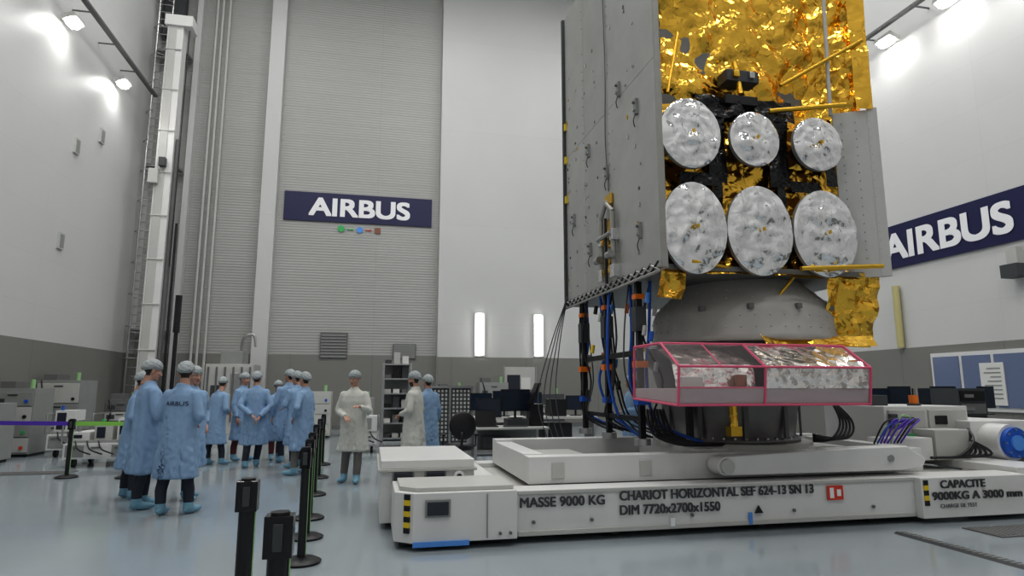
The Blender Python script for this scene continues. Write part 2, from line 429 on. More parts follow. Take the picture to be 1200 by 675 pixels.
q.box((-.08,YB-.05,7.56),(.14,YB-.02,7.78),'brown')
for x in (-1.15,-.45):
    q.box((x,YB-.04,7.65),(x+.2,YB-.02,7.68),'green' if x<-1 else 'red')
    q.prism([(x+.18,7.62),(x+.18,7.71),(x+.26,7.665)],'Y',YB-.04,YB-.02,'green' if x<-1 else 'red')
q.done()
for x0,x1,z0,z1 in ((-1.96,-.95,2.62,3.6),(.75,1.65,2.62,3.2)):
    q=MB('wall_vent'); q.box((x0,YB-.08,z0),(x1,YB-.04,z1),'mid_grey')
    n=8
    for i in range(n): q.box((x0+.04,YB-.1,z0+.04+i*(z1-z0-.06)/n),(x1-.04,YB-.08,z0+.09+i*(z1-z0-.06)/n),'grey_paint')
    q.done()
def add_light(kind,name,loc,energy,size=1,size2=None,target=None,color=(1,1,1),spot=None,parent=None):
    l=bpy.data.lights.new(name,kind); l.energy=energy; l.color=color
    if kind=='AREA':
        l.size=size
        if size2: l.shape='RECTANGLE'; l.size_y=size2
    else: l.shadow_soft_size=size
    if spot: l.spot_size=spot; l.spot_blend=.6
    o=bpy.data.objects.new(name,l); scene.collection.objects.link(o); o.location=loc
    if target: o.rotation_euler=(V(target)-V(loc)).to_track_quat('-Z','Y').to_euler()
    if parent: o.parent=parent
    return o
for x in (4.1,6.5):
    e=empty('fluorescent_wall_light')
    q=MB('housing'); q.box((x-.2,YB-.43,2.74),(x+.2,YB-.36,4.45),'white_paint'); q.done(e)
    q=MB('tube'); q.cyl((x-.06,YB-.47,2.8),(x-.06,YB-.47,4.4),.05,'tube_glow'); q.cyl((x+.06,YB-.47,2.8),(x+.06,YB-.47,4.4),.05,'tube_glow'); q.done(e)
def flood(y,z,side,energy=32):
    e=empty('wall_floodlight')
    q=MB('housing'); d=1 if side=='L' else -1
    wx=XL if side=='L' else XR; x=wx+d*.28
    q.box((min(wx+d*.01,x),y-.05,z+.1),(max(wx+d*.01,x),y+.05,z+.16),'mid_grey')
    q.obox((x,y,z+.05),(.17,0,.07*d),(0,.3,0),(-.02*d,0,.06),'white_dull'); q.done(e,.02)
    q=MB('lens'); q.ell((x,y,z-.03),(.16,.27,.09),'lamp_glow',20,12); q.done(e)
    add_light('SPOT','flood_lamp',(x+d*.12,y,z-.16),energy,.15,target=(x+d*1.5,y,0),spot=math.radians(155),parent=e)
for y in (14.1,17.6,21.1): flood(y,11.1,'L')
for y in (8.5,10.3,12.2,14.2,16.3): flood(y,11.4,'R')
for side,wx in (('L',XL),('R',XR)):
    q=MB('cable_tray'); d=1 if side=='L' else -1
    z=11.7
    q.box((min(wx+d*.45,wx+d*.6),4,z),(max(wx+d*.45,wx+d*.6),23.3,z+.06),'mid_grey')
    for i in range(11):
        y=4.5+i*1.7; q.cyl((wx+d*.01,y,z+.03),(wx+d*.6,y,z+.03),.025,'mid_grey',seg=8)
    q.done()
q=MB('wall_conduit'); q.cyl((XR-.12,14.9,2.62),(XR-.12,14.9,4.35),.09,'yellow_tube'); q.done()
q=MB('window_1')
q.box((XR-.10,11.4,.95),(XR-.05,14.0,2.4),'white_paint')
for i in range(3):
    y0=11.5+i*.84; q.box((XR-.13,y0,1.05),(XR-.1,y0+.74,2.3),'window_lit')
q.done()
q=MB('wall_poster'); q.box((XR-.16,12.0,1.1),(XR-.135,12.6,2.1),'paper')
for i in range(8): q.box((XR-.165,12.08,1.25+i*.1),(XR-.16,12.5-(i%3)*.08,1.28+i*.1),'grey_paint')
q.done()
q=MB('wall_controller'); q.box((XR-.4,11.2,4.0),(XR-.05,11.6,4.3),'dark_grey'); q.box((XR-.3,11.25,4.3),(XR-.1,11.5,4.7),'white_dull'); q.done()

# ---------------------------------------------------------------- left corner
e=empty('lifting_mast')
q=MB('mast_column')
q.box((-7.42,22.6,.0),(-6.9,23.1,14.3),'white_paint')
q.box((-7.36,22.57,.3),(-7.1,22.6,14.0),'white_dull')
q.box((-7.5,22.5,14.1),(-6.6,23.2,14.5),'white_paint')
q.box((-6.88,22.75,.2),(-6.78,22.95,10),'mid_grey')
q.cyl((-6.62,22.7,.3),(-6.62,22.7,7.0),.04,'black')
q.cyl((-6.7,22.6,5.5),(-6.7,22.6,14.),.02,'black')
for i in range(9): q.box((-7.43,22.55,1.2+i*1.5),(-6.88,22.58,1.25+i*1.5),'white_dull')
q.done(e,.015)
q=MB('mast_carriage'); q.box((-7.55,22.4,8.3),(-7.25,22.57,8.8),'white_dull'); q.box((-7.25,22.35,8.9),(-7.05,22.57,9.2),'dark_grey'); q.done(e,.01)
q=MB('access_ladder')
for x in (-8.2,-7.75):
    q.cyl((x,24.0,.0),(x,24.0,18),.04,'steel',seg=8)
for i in range(58): q.cyl((-8.2,24.0,.4+i*.3),(-7.75,24.0,.4+i*.3),.02,'steel',seg=6)
for i in range(14):
    z=2.5+i*1.1
    q.tube([(-8.2,24.0,z),(-8.25,23.75,z),(-8.0,23.45,z),(-7.7,23.75,z),(-7.75,24.0,z)],.018,'steel',6)
q.done()
q=MB('service_pipes')
for x in (-6.4,-6.2,-5.95): q.cyl((x,24.8,0),(x,24.8,ZC-.05),.05,'white_dull',seg=10)
q.box((-8.3,24.3,3.5),(-7.2,24.9,3.56),'grey_paint'); q.box((-8.3,24.3,9.5),(-7.2,24.9,9.58),'grey_paint'); q.box((-8.3,24.3,14.),(-7.2,24.9,14.1),'grey_paint')
q.box((-8.2,24.5,14.8),(-7.5,24.9,17.5),'dark_grey')
q.done()
q=MB('signal_pole'); q.cyl((-4.9,17.5,0),(-4.9,17.5,3.75),.05,'black'); q.cyl((-4.9,17.5,2.9),(-4.9,17.5,3.85),.08,'black'); q.cyl((-4.9,17.5,0),(-4.9,17.5,.05),.3,'black'); q.done()
for y,z in ((19,8.0),(20.5,8.9),(18.7,5.2)):
    q=MB('wall_box'); q.box((XL,y,z),(XL+.06,y+.3,z+.45),'white_dull'); q.box((XL+.06,y+.05,z+.05),(XL+.07,y+.25,z+.4),'grey_paint'); q.done()

# ---------------------------------------------------------------- foil helper
def foil(name,o,u,v,nu,nv,amp,sc,m,seed=0,parent=None,smooth=False):
    o,u,v=V(o),V(u),V(v); n=u.cross(v).normalized(); vs=[];fs=[]
    rnd=random.Random(seed)
    for j in range(nv+1):
        for i in range(nu+1):
            a=(i+(rnd.random()-.5)*.7*(0<i<nu))/nu; b=(j+(rnd.random()-.5)*.7*(0<j<nv))/nv
            p=o+u*a+v*b; d=noise.voronoi(p*sc+V((seed*3.1,seed,0)))[0]
            h=(d[1]-d[0])*.8+noise.noise(p*sc*.8+V((0,seed,7)))*.7+noise.noise(p*sc*3)*.3
            vs.append(p+n*h*amp)
    for j in range(nv):
        for i in range(nu):
            k=j*(nu+1)+i
            if rnd.random()<.5: fs+=[(k,k+1,k+nu+2),(k,k+nu+2,k+nu+1)]
            else: fs+=[(k,k+1,k+nu+1),(k+1,k+nu+2,k+nu+1)]
    q=MB(name); q.add(vs,fs,m,smooth); return q.done(parent)
def foil_disc(name,c,rx,rz,m,seed,parent):
    vs=[];fs=[]; nr,ns=17,52; rnd=random.Random(seed); c=V(c)
    vs.append(c+V((0,-.03,0)))
    for i in range(1,nr+1):
        for j in range(ns):
            t=2*math.pi*(j+.5*(i%2)+(rnd.random()-.5)*.4*(i<nr))/ns; r=(i+(rnd.random()-.5)*.4*(i<nr))/nr
            p=V((rx*r*math.cos(t),0,rz*r*math.sin(t)))
            d=noise.voronoi(p*6+V((seed,0,seed)))[0]; h=(d[1]-d[0])*1.0+noise.noise(p*6+V((seed,1,1)))*.9+noise.noise(p*15)*.25
            p.y=-.03*(1-r*r)-(h*.032*(1 if i<nr else .25))
            vs.append(c+p)
    for j in range(ns): fs.append((0,1+j,1+(j+1)%ns))
    for i in range(nr-1):
        for j in range(ns):
            k=(j+1)%ns; a=1+i*ns; b=a+ns
            if (j+i)%2: fs+=[(a+j,b+j,b+k),(a+j,b+k,a+k)]
            else: fs+=[(a+j,b+j,a+k),(b+j,b+k,a+k)]
    q=MB(name); q.add(vs,fs,m,True)
    ring=[(c.x+rx*math.cos(2*math.pi*j/ns),c.y,c.z+rz*math.sin(2*math.pi*j/ns)) for j in range(ns)]
    back=[(x,y+.05,z) for x,y,z in ring]
    q.add(ring+back,[(j,(j+1)%ns,ns+(j+1)%ns,ns+j) for j in range(ns)]+[[ns+j for j in range(ns)]],'alu')
    q.obox((c.x,c.y-.075,c.z),(.013,0,.006),(0,.01,0),(-.004,0,.022),'gold_tube')
    return q.done(parent)

# ---------------------------------------------------------------- satellite
SX0,SX1,SY0,SY1,SZ0,SZ1=3.16,6.06,6.4,10.0,2.84,8.0
sat=empty('satellite')
q=MB('body')
q.box((SX0+.05,6.95,SZ0+.05),(SX1-.05,SY1,SZ1),'alu_dark')
q.box((SX0,SY0+.02,SZ0),(SX0+.05,SY1,SZ1),'panel_grey')
q.box((SX1-.05,SY0+.3,SZ0),(SX1,SY1,SZ1),'panel_grey')
q.box((SX0+.05,SY0+.1,SZ0),(SX1-.05,SY1,SZ0+.06),'alu_dark')
q.done(sat)
q=MB('side_panel')
x=SX0
yy=[6.42,8.0,9.0,9.98]; zz=[SZ0+.02,5.4,8.0]
rnd=random.Random(3)
for i in range(3):
    for j in range(2):
        q.box((x-.012,yy[i]+.003,zz[j]+.003),(x,yy[i+1]-.003,zz[j+1]-.003),'panel_grey' if i%2 else 'panel_grey2')
for yv in (6.46,7.95,9.05,9.93):
    for k in range(34):
        if rnd.random()<.8: q.cyl((x-.024,yv,SZ0+.1+k*.15),(x-.01,yv,SZ0+.1+k*.15),.008,'steel',seg=6)
for k in range(70):
    y=rnd.choice((7.0,7.25,7.8,8.5,8.9,9.4,9.8))+rnd.uniform(-.08,.08); z=rnd.uniform(2.95,6.8); w=rnd.uniform(.015,.04); h=rnd.uniform(.02,.05)
    q.box((x-.025,y,z),(x-.01,y+w,z+h),rnd.choice(['grey_paint','steel','white_dull','panel_light','gold_tube','steel','mid_grey']))
for (y,z) in ((6.95,3.3),(6.95,4.9),(8.75,3.45),(8.75,5.0),(9.5,4.1),(8.0,4.4),(7.5,5.4)):
    q.box((x-.05,y,z),(x-.01,y+.06,z+.2),'grey_paint'); q.cyl((x-.08,y+.03,z+.05),(x-.02,y+.03,z+.05),.025,'steel',seg=10)
    q.cyl((x-.08,y+.03,z+.15),(x-.02,y+.03,z+.15),.018,'mid_grey',seg=10)
    q.curve([(x-.04,y+.03,z),(x-.06,y+.05,z-.08),(x-.03,y+.08,z-.15)],.008,'mid_grey')
q.box((x-.06,9.96,SZ0),(x+.05,10.02,8),'dark_grey')
q.box((x-.04,6.38,SZ0),(x+.02,6.42,8),'alu')
for z in (5.9,5.3,4.6): q.box((x-.05,9.9,z),(x-.01,9.97,z+.12),'yellow')
q.curve([(x-.03,8.05,7.4),(x-.04,7.98,6.0),(x-.03,8.06,5.0),(x-.04,7.95,4.2)],.008,'mid_grey')
q.done(sat)
q=MB('array_hinge')
for y in (7.72,8.16):
    q.cyl((x-.08,y,3.0),(x-.08,y+.02,3.85),.035,'alu'); q.box((x-.12,y-.06,2.95),(x-.01,y+.06,3.12),'silver_foil'); q.box((x-.12,y-.05,3.45),(x-.01,y+.05,3.6),'silver_foil')
    q.cyl((x-.14,y-.07,3.25),(x-.14,y+.07,3.25),.05,'steel')
q.cyl((x-.08,7.72,3.85),(x-.08,8.0,4.05),.03,'alu'); q.cyl((x-.08,8.16,3.85),(x-.08,7.95,4.05),.03,'alu')
q.box((x-.05,7.85,4.0),(x-.02,8.1,4.15),'gold_tube'); q.box((x-.06,7.85,3.05),(x-.02,8.05,3.3),'gold_foil'); q.box((x-.05,7.88,3.4),(x-.02,8.02,3.8),'gold_foil')
q.cyl((x-.12,7.7,3.55),(x-.12,8.2,3.55),.03,'steel'); q.cyl((x-.1,7.95,2.9),(x-.1,7.95,3.8),.02,'black')
q.done(sat,.005)
q=MB('lower_truss')
for k in range(18):
    y=6.45+k*.2
    q.cyl((x-.06,y,SZ0-.02),(x-.06,y+.2,SZ0+.06),.014,'steel',seg=6); q.cyl((x-.06,y,SZ0+.07),(x-.06,y+.2,SZ0-.03),.014,'black',seg=6)
q.tube([(x-.06,6.42,SZ0-.04),(x-.06,10.,SZ0-.04)],.018,'alu')
q.done(sat)
foil('gold_blanket_top',(3.2,6.98,4.75),(2.45,-.05,0),(0,-.1,3.25),54,70,.13,2.1,'gold_foil',1,sat)
foil('gold_blanket_flank',(5.5,6.95,4.75),(.52,-.42,0),(0,0,3.25),14,58,.09,2.2,'gold_foil',2,sat)
foil('gold_blanket_edge',(3.19,6.42,4.95),(.12,.5,0),(0,0,3.05),10,50,.05,2.3,'gold_foil',3,sat)
foil('gold_blanket_mid',(3.2,6.75,2.86),(2.6,0,0),(0,0,2.1),44,36,.08,2.6,'gold_foil',4,sat)
foil('gold_blanket_skirt',(3.2,6.52,2.80),(2.6,0,0),(0,.15,.30),44,6,.05,3,'gold_foil',5,sat)
foil('gold_blanket_drape',(5.35,6.75,2.0),(.72,.0,0),(0,-.2,.90),16,18,.11,3,'gold_foil',6,sat)
foil('gold_blanket_drape_side',(3.22,6.75,2.55),(.35,.1,0),(0,-.15,.35),8,8,.06,3.5,'gold_foil',16,sat)
foil('gold_blanket_hem',(4.4,6.45,2.0),(1.5,.0,0),(0,.1,.12),28,3,.03,4,'gold_foil',17,sat)
foil('black_blanket_top',(3.75,6.62,4.78),(1.35,0,0),(.0,.05,.30),22,8,.12,3.2,'black_foil',7,sat)
for i,(x0,w,z0,h) in enumerate(((3.88,.24,3.95,.95),(4.72,.26,3.95,.95),(5.5,.15,4.0,.9),(3.93,.12,3.0,1.0),(4.8,.12,3.0,1.0),(3.5,.5,3.9,.16),(5.0,.4,3.9,.14))):
    foil('black_blanket_strip',(x0,6.62,z0),(w,0,0),(0,0,h),max(3,int(w*25)),max(3,int(h*16)),.05,3,'black_foil',8+i,sat)
for i,(cx,cz,rx,rz) in enumerate(((3.56,4.46,.385,.43),(4.40,4.46,.33,.34),(5.27,4.47,.345,.34),(3.56,3.32,.405,.54),(4.40,3.33,.43,.54),(5.28,3.34,.44,.535))):
    foil_disc('antenna_reflector',(cx,6.42,cz),rx,rz,'silver_foil',20+i,sat)
q=MB('antenna_supports')
for cx,cz in ((3.56,4.46),(4.40,4.46),(5.27,4.47),(3.56,3.32),(4.40,3.33),(5.28,3.34)):
    q.cyl((cx,6.48,cz),(cx,6.9,cz),.12,'black',r2=.2); q.cyl((cx+.15,6.48,cz-.1),(cx+.3,6.9,cz-.25),.03,'black')
q.done(sat)
q=MB('right_panel')
q.prism([(5.66,6.60),(6.08,6.36),(6.10,6.40),(5.68,6.64)],'Z',2.84,4.98,'panel_light')
for i in range(3):
    for k in range(18):
        xx=5.74+i*.14; y=6.555-(xx-5.74)*.571
        q.cyl((xx,y-.006,2.96+k*.11),(xx,y+.01,2.96+k*.11),.006,'mid_grey',seg=6)
q.prism([(6.0,6.40),(6.1,6.345),(6.12,6.38),(6.02,6.43)],'Z',2.84,5.0,'panel_light')
q.done(sat)
q=MB('front_struts')
q.cyl((5.55,6.5,4.9),(5.62,6.5,7.8),.025,'panel_light',seg=10)
q.cyl((4.95,6.62,5.3),(5.98,6.35,5.9),.025,'gold_tube',seg=10); q.cyl((4.75,6.6,4.93),(5.7,6.4,5.02),.03,'gold_tube',seg=10)
q.cyl((3.3,6.45,4.95),(3.6,6.7,5.9),.02,'gold_tube',seg=10)
q.cyl((4.85,6.35,2.88),(5.95,6.32,2.95),.028,'gold_tube',seg=10); q.cyl((3.5,6.4,2.92),(4.4,6.6,2.87),.02,'gold_tube',seg=10)
q.cyl((5.0,6.6,2.9),(4.75,6.65,2.6),.02,'gold_tube',seg=10)
q.box((4.2,6.62,5.3),(4.65,6.85,5.45),'dark_grey'); q.box((4.28,6.58,5.34),(4.36,6.63,5.42),'gold_tube'); q.box((4.5,6.58,5.34),(4.57,6.63,5.42),'steel')
q.cyl((4.38,6.62,5.12),(4.38,6.72,5.6),.035,'gold_tube')
q.box((4.15,6.6,4.98),(4.6,6.8,5.1),'black')
q.done(sat,.006)
foil('gold_blanket_pillar',(5.86,6.42,4.98),(.2,-.06,0),(0,0,3.0),6,50,.03,3,'gold_foil',18,sat)
q=MB('interface_cone')
cx,cy=4.86,7.65
q.loft([(2.06,1.19,1.19,cx,cy),(2.10,1.21,1.21,cx,cy),(2.14,1.18,1.18,cx,cy),(2.40,1.17,1.17,cx,cy),(2.52,1.12,1.12,cx,cy),(2.82,.80,.80,cx,cy),(2.86,.80,.80,cx,cy)],'cone_grey',64,smooth=True)
for zz_,rr in ((2.22,1.18),(2.36,1.175),(2.58,1.06),(2.70,.93)):
    for k in range(44):
        t=2*math.pi*k/44; q.ell((cx+rr*math.cos(t),cy+rr*math.sin(t),zz_),(.011,.011,.011),'panel_light',6,4)
for k in range(5):
    t=math.radians(215+k*28); q.obox((cx+1.17*math.cos(t),cy+1.17*math.sin(t),2.46),(.03,0,0),(0,.03,0),(0,0,.03),'mid_grey')
q.done(sat)
q=MB('adapter_cone')
cx,cy=4.66,7.75
q.loft([(.84,.86,.86,cx,cy),(.88,.86,.86,cx,cy),(.9,.80,.80,cx,cy),(1.2,.84,.84,cx,cy),(1.75,.98,.98,cx,cy),(1.8,1.05,1.05,cx,cy),(2.06,1.08,1.08,cx,cy)],'alu_dark',64)
for k in range(40):
    t=2*math.pi*k/40; q.cyl((cx+.83*math.cos(t),cy+.83*math.sin(t),.87),(cx+.83*math.cos(t),cy+.83*math.sin(t),.91),.018,'steel',seg=6)
    if k%4==0: q.obox((cx+.86*math.cos(t),cy+.86*math.sin(t),1.2),(.03*math.sin(t),-.03*math.cos(t),0),(.015*math.cos(t),.015*math.sin(t),0),(0,0,.3),'mid_grey')
q.done(sat)
q=MB('protective_cover_frame')
A,Bx=3.02,5.28
prof=[(5.95,1.33),(5.9,1.72),(6.3,1.98),(7.0,1.98),(7.05,1.38)]
for X_ in (A,4.0,Bx):
    for i in range(5):
        a=prof[i]; b=prof[(i+1)%5]; q.cyl((X_,a[0],a[1]),(X_,b[0],b[1]),.014,'pink',seg=8)
for a in prof: q.cyl((A,a[0],a[1]),(Bx,a[0],a[1]),.013,'pink',seg=8)
q.box((A,5.93,1.5),(4.0,5.945,1.515),'pink'); q.cyl((3.5,5.9,1.72),(3.5,6.3,1.98),.008,'pink',seg=6)
q.done(sat)
q=MB('protective_cover_lower')
q.prism([(5.96,1.34),(5.93,1.5),(7.04,1.5),(7.04,1.39)],'X',A+.01,Bx-.01,'pinkish_panel')
q.box((3.1,6.02,1.5),(3.35,6.12,1.62),'white_dull'); q.cyl((3.8,6.05,1.5),(3.8,6.05,1.64),.06,'brown')
q.done(sat,.01)
foil('cover_inner_foil',(4.02,5.93,1.50),(1.24,0,0),(0,-.015,.21),26,6,.02,5,'silver_warm',31,sat)
foil('cover_top_foil',(4.02,5.92,1.72),(1.24,0,0),(0,.4,.26),26,9,.03,4,'silver_warm',32,sat)
foil('cover_roof_foil',(3.06,6.3,1.96),(2.2,0,0),(0,.7,0),40,9,.02,4,'silver_warm',33,sat)
foil('instrument_foil',(3.06,6.10,1.51),(.92,0,0),(0,.02,.24),20,6,.05,4,'silver_warm',34,sat)
foil('instrument_foil_top',(3.06,6.12,1.75),(.92,0,0),(0,.4,.18),20,9,.04,4,'silver_warm',35,sat)
q=MB('protective_cover_panels')
for i in range(4):
    a=prof[i]; b=prof[(i+1)%5]
    q.add([(A,a[0],a[1]),(Bx if i==0 else 4.0,a[0],a[1]),(Bx if i==0 else 4.0,b[0],b[1]),(A,b[0],b[1])],[(0,1,2,3)],'clear_plastic')
q.add([(A,p[0],p[1]) for p in prof],[(0,1,2,3,4)],'clear_plastic')
q.add([(Bx,p[0],p[1]) for p in prof],[(0,1,2,3,4)],'clear_plastic')
q.done(sat)
q=MB('umbilical_cables')
rnd=random.Random(5)
for k in range(20):
    y=7.2+rnd.random()*2.5; xx=3.08+rnd.random()*.42
    q.curve([(xx,y,2.85),(xx+rnd.uniform(-.1,.1),y+rnd.uniform(-.1,.1),2.2),(xx+rnd.uniform(-.12,.12),y-.05,1.6),(xx+rnd.uniform(-.1,.2),y-.1,1.1),(xx+.3+rnd.random()*.3,y-.3,.86)],rnd.choice([.01,.014,.02]),rnd.choice(['black','black','blue','dark_grey','dark_grey']))
for k in range(6):
    q.curve([(3.2+k*.04,7.1,1.25),(3.2+k*.05,6.95,.98),(3.5+k*.05,6.9,.86),(3.9+k*.04,6.95,.84)],.018,'black')
for k in range(5):
    q.curve([(5.5,6.95+k*.03,1.5),(5.62+k*.04,6.85,1.12),(5.45+k*.05,6.8,.9),(5.3,6.95,.86+k*.02)],.015,'black')
for k in range(28):
    xx=3.12+rnd.random()*.4; y=7+rnd.random()*2.5; z=1.2+rnd.random()*1.4
    q.cyl((xx,y,z),(xx+.02,y,z+.12),.03,rnd.choice(['blue','black','blue_light','white_dull','orange','yellow']),seg=8)
q.done(sat)
q=MB('support_stands')
for xx,y in ((3.22,7.3),(3.22,8.4),(3.22,9.4),(3.85,7.3)):
    q.box((xx-.035,y-.035,.84),(xx+.035,y+.035,2.82 if xx<3.5 else 2.0),'black'); q.box((xx-.07,y-.07,1.3),(xx+.07,y+.07,1.38),'blue')
    if xx<3.5: q.box((xx-.07,y-.07,2.2),(xx+.07,y+.07,2.5),'dark_grey'); q.box((xx-.06,y-.06,2.6),(xx+.06,y+.06,2.66),'orange')
    q.box((xx-.08,y-.06,1.75),(xx+.08,y+.06,1.83),'orange')
    q.cyl((xx,y,.82),(xx,y,.9),.1,'steel')
q.box((3.2,7.3,1.9),(3.25,9.4,1.97),'black'); q.box((3.2,7.3,1.1),(3.25,9.4,1.16),'black')
q.cyl((4.15,6.8,1.05),(4.15,6.8,1.3),.05,'gold_foil'); q.box((4.08,6.75,.95),(4.22,6.87,1.06),'gold_tube')
q.done(sat)
q=MB('tether_lines')
for k in range(4):
    q.curve([(3.12,9.9,3.0),(3.0-.05*k,10.0,2.2),(2.9-.1*k,9.9,1.3),(3.0-.08*k,9.6,.5)],.008,'dark_grey')
q.done(sat)

# ---------------------------------------------------------------- transport trolley
tr=empty('transport_trolley')
q=MB('chassis')
for y0,y1 in ((6.3,6.62),(8.7,9.0)):
    q.box((1.43,y0,.07),(7.6,y1,.5),'white_paint')
q.box((1.44,6.285,.07),(6.06,6.299,.12),'white_dull'); q.box((1.44,6.285,.46),(6.06,6.299,.5),'white_dull')
q.box((1.43,6.63,.3),(7.6,8.69,.44),'white_dull')
q.box((6.07,6.2,.06),(7.55,6.299,.5),'white_paint')
q.box((7.61,6.25,.08),(8.1,7.1,.455),'white_paint'); q.box((7.61,8.2,.08),(8.1,9.05,.455),'white_paint')
q.box((7.62,6.35,.46),(8.3,9,.56),'white_paint')
q.done(tr,.01)
q=MB('end_module')
q.prism([(.42,6.22),(1.42,6.22),(1.42,7.1),(.25,7.1),(.25,6.36)],'Z',.07,.52,'white_paint')
q.prism([(.45,6.3),(1.40,6.3),(1.40,7.05),(.3,7.05),(.3,6.45)],'Z',.521,.56,'white_dull')
q.box((.13,7.2,.07),(1.15,8.9,.6),'white_paint'); q.box((.1,7.17,.601),(1.18,8.93,.63),'white_dull'); q.box((.13,7.2,.631),(1.15,8.9,.72),'white_paint')
q.box((1.16,7.2,.07),(1.42,8.9,.5),'white_paint'); q.box((1.12,6.205,.09),(1.13,6.219,.5),'grey_paint')
q.done(tr,.012)
q=MB('end_module_fittings')
q.box((.53,6.2,.30),(.77,6.215,.46),'grey_paint'); q.box((.55,6.19,.32),(.75,6.2,.44),'glass_dark')
for xx in (.27,.62): q.box((xx,7.16,.50),(xx+.2,7.19,.60),'glass_dark'); q.box((xx-.02,7.18,.48),(xx+.22,7.198,.61),'grey_paint')
q.cyl((.98,7.16,.54),(.98,7.19,.54),.06,'sign_white',seg=20); q.cyl((.98,7.15,.54),(.98,7.165,.54),.03,'black',seg=16)
q.box((.42,6.195,.04),(.95,6.215,.085),'blue_light')
for i in range(7):
    z=.16+i*.05
    q.box((.34,6.24,z),(.4,6.28,z+.05),'yellow' if i%2 else 'black',rz=-.7)
q.box((.3,6.4,.02),(1.3,7.0,.069),'black'); q.box((.2,7.4,.02),(1.3,8.8,.069),'black')
for xx in (.5,1.1):
    for y in (6.6,8.5): q.cyl((xx,y-.08,.07),(xx,y+.08,.07),.07,'black')
for xx in (2.5,4.2,5.6,7.2):
    for y in (6.5,8.8): q.cyl((xx,y-.06,.06),(xx,y+.06,.06),.06,'black')
for xx in (1.25,1.35): q.cyl((xx,6.19,.13),(xx,6.215,.13),.015,'mid_grey',seg=8)
q.done(tr)
q=MB('upper_frame')
fx0,fx1,fy0,fy1=1.65,6.6,6.68,8.75
q.box((fx0,fy0,.5),(fx1,fy0+.22,.78),'white_paint'); q.box((fx0,fy1-.22,.5),(fx1,fy1,.82),'white_paint')
q.box((fx0,fy0+.221,.5),(fx0+.22,fy1-.221,.79),'white_paint'); q.box((fx1-.22,fy0+.221,.5),(fx1,fy1-.221,.79),'white_paint')
q.box((fx0+.221,fy0+.221,.445),(fx1-.221,fy1-.221,.56),'grey_paint')
q.box((3.7,fy0+.23,.561),(5.7,fy1-.23,.8),'white_paint'); q.cyl((4.66,7.75,.78),(4.66,7.75,.84),1.0,'white_dull',seg=48)
q.box((1.95,7.3,.561),(2.6,8.3,.7),'white_dull'); q.box((2.7,7.0,.561),(3.5,7.6,.66),'mid_grey')
for xx in (1.9,2.9,5.9): q.box((xx,fy0-.012,.55),(xx+.14,fy0-.001,.72),'white_dull')
q.done(tr,.015)
q=MB('lifting_arm')
ar=[]
for k in range(13):
    t=math.pi/2+math.pi*k/12; ar.append((3.8+.1*math.cos(t),.66+.1*math.sin(t)))
ar+=[(6.1,.56),(6.35,.6),(6.4,.68),(6.15,.83),(5.4,.82)]
q.prism(ar,'Y',6.42,6.66,'white_paint'); q.cyl((3.8,6.40,.66),(3.8,6.67,.66),.05,'mid_grey',seg=20)
q.cyl((5.9,6.40,.7),(5.9,6.67,.7),.04,'steel'); q.cyl((3.8,6.38,.66),(3.8,6.42,.66),.08,'white_dull',seg=20)
q.done(tr,.012)
q=MB('markings_backing')
q.box((4.92,6.277,.29),(5.12,6.286,.44),'red'); q.box((4.95,6.274,.31),(5.0,6.277,.42),'sign_white'); q.box((5.04,6.274,.33),(5.09,6.277,.40),'sign_white')
for i in range(5): q.box((6.1,6.19,.2+i*.055),(6.16,6.2,.255+i*.055),'yellow' if i%2 else 'black')
q.box((3.95,6.277,.08),(3.99,6.287,.2),'blue_light'); q.box((3.05,6.277,.1),(3.10,6.287,.18),'sign_white')
q.prism([(4.02,.19),(4.12,.19),(4.07,.27)],'Y',6.275,6.285,'black')
for xx in (1.6,2.2,3.3,4.5,5.5): q.cyl((xx,6.275,.2),(xx,6.29,.2),.018,'mid_grey',seg=10)
q.done(tr)
put_text('mass',(1.46,6.28,.345),'-Y',tr)
put_text('type',(2.5,6.28,.375),'-Y',tr)
put_text('dim',(2.5,6.28,.235),'-Y',tr)
put_text('cap1',(6.32,6.19,.385),'-Y',tr)
put_text('cap2',(6.2,6.19,.26),'-Y',tr)
put_text('test',(6.3,6.19,.17),'-Y',tr)
rnd=random.Random(9)
q=MB('drive_cabinet')
q.box((6.95,7.6,.56),(8.35,8.8,1.25),'white_paint'); q.box((7.0,7.57,.6),(7.6,7.6,1.2),'white_dull'); q.box((7.66,7.57,.6),(8.3,7.6,1.2),'white_dull')
q.box((6.6,7.2,.56),(7.3,7.55,.85),'white_paint'); q.box((7.35,7.2,.56),(7.9,7.55,.95),'white_dull')
q.box((8.1,7.35,.57),(9.2,8.4,1.05),'white_paint'); q.box((9.2,7.4,.1),(9.8,8.4,.9),'white_dull')
q.box((6.98,7.52,.95),(7.1,7.57,1.15),'dark_grey'); q.box((7.2,7.55,1.0),(7.4,7.57,1.1),'black'); q.box((7.75,7.55,1.0),(7.95,7.57,1.12),'black')
for i in range(6): q.box((7.7,7.555,.65+i*.045),(8.2,7.57,.67+i*.045),'dark_grey')
q.cyl((7.5,7.5,.9),(7.5,7.57,.9),.04,'red'); q.cyl((7.3,7.5,.85),(7.3,7.57,.85),.03,'green')
q.cyl((8.1,6.8,.3),(8.9,6.8,.3),.1,'white_dull'); q.box((8.11,6.6,.05),(9.3,7.2,.28),'white_paint')
q.cyl((7.75,7.9,1.25),(7.75,7.9,1.4),.06,'orange'); q.cyl((7.75,7.9,1.25),(7.75,7.9,1.28),.09,'dark_grey')
q.box((7.1,8.0,1.25),(7.4,8.5,1.4),'dark_grey'); q.cyl((8.0,8.1,1.25),(8.0,8.1,1.5),.03,'steel')
q.done(tr,.01)
q=MB('drive_motor')
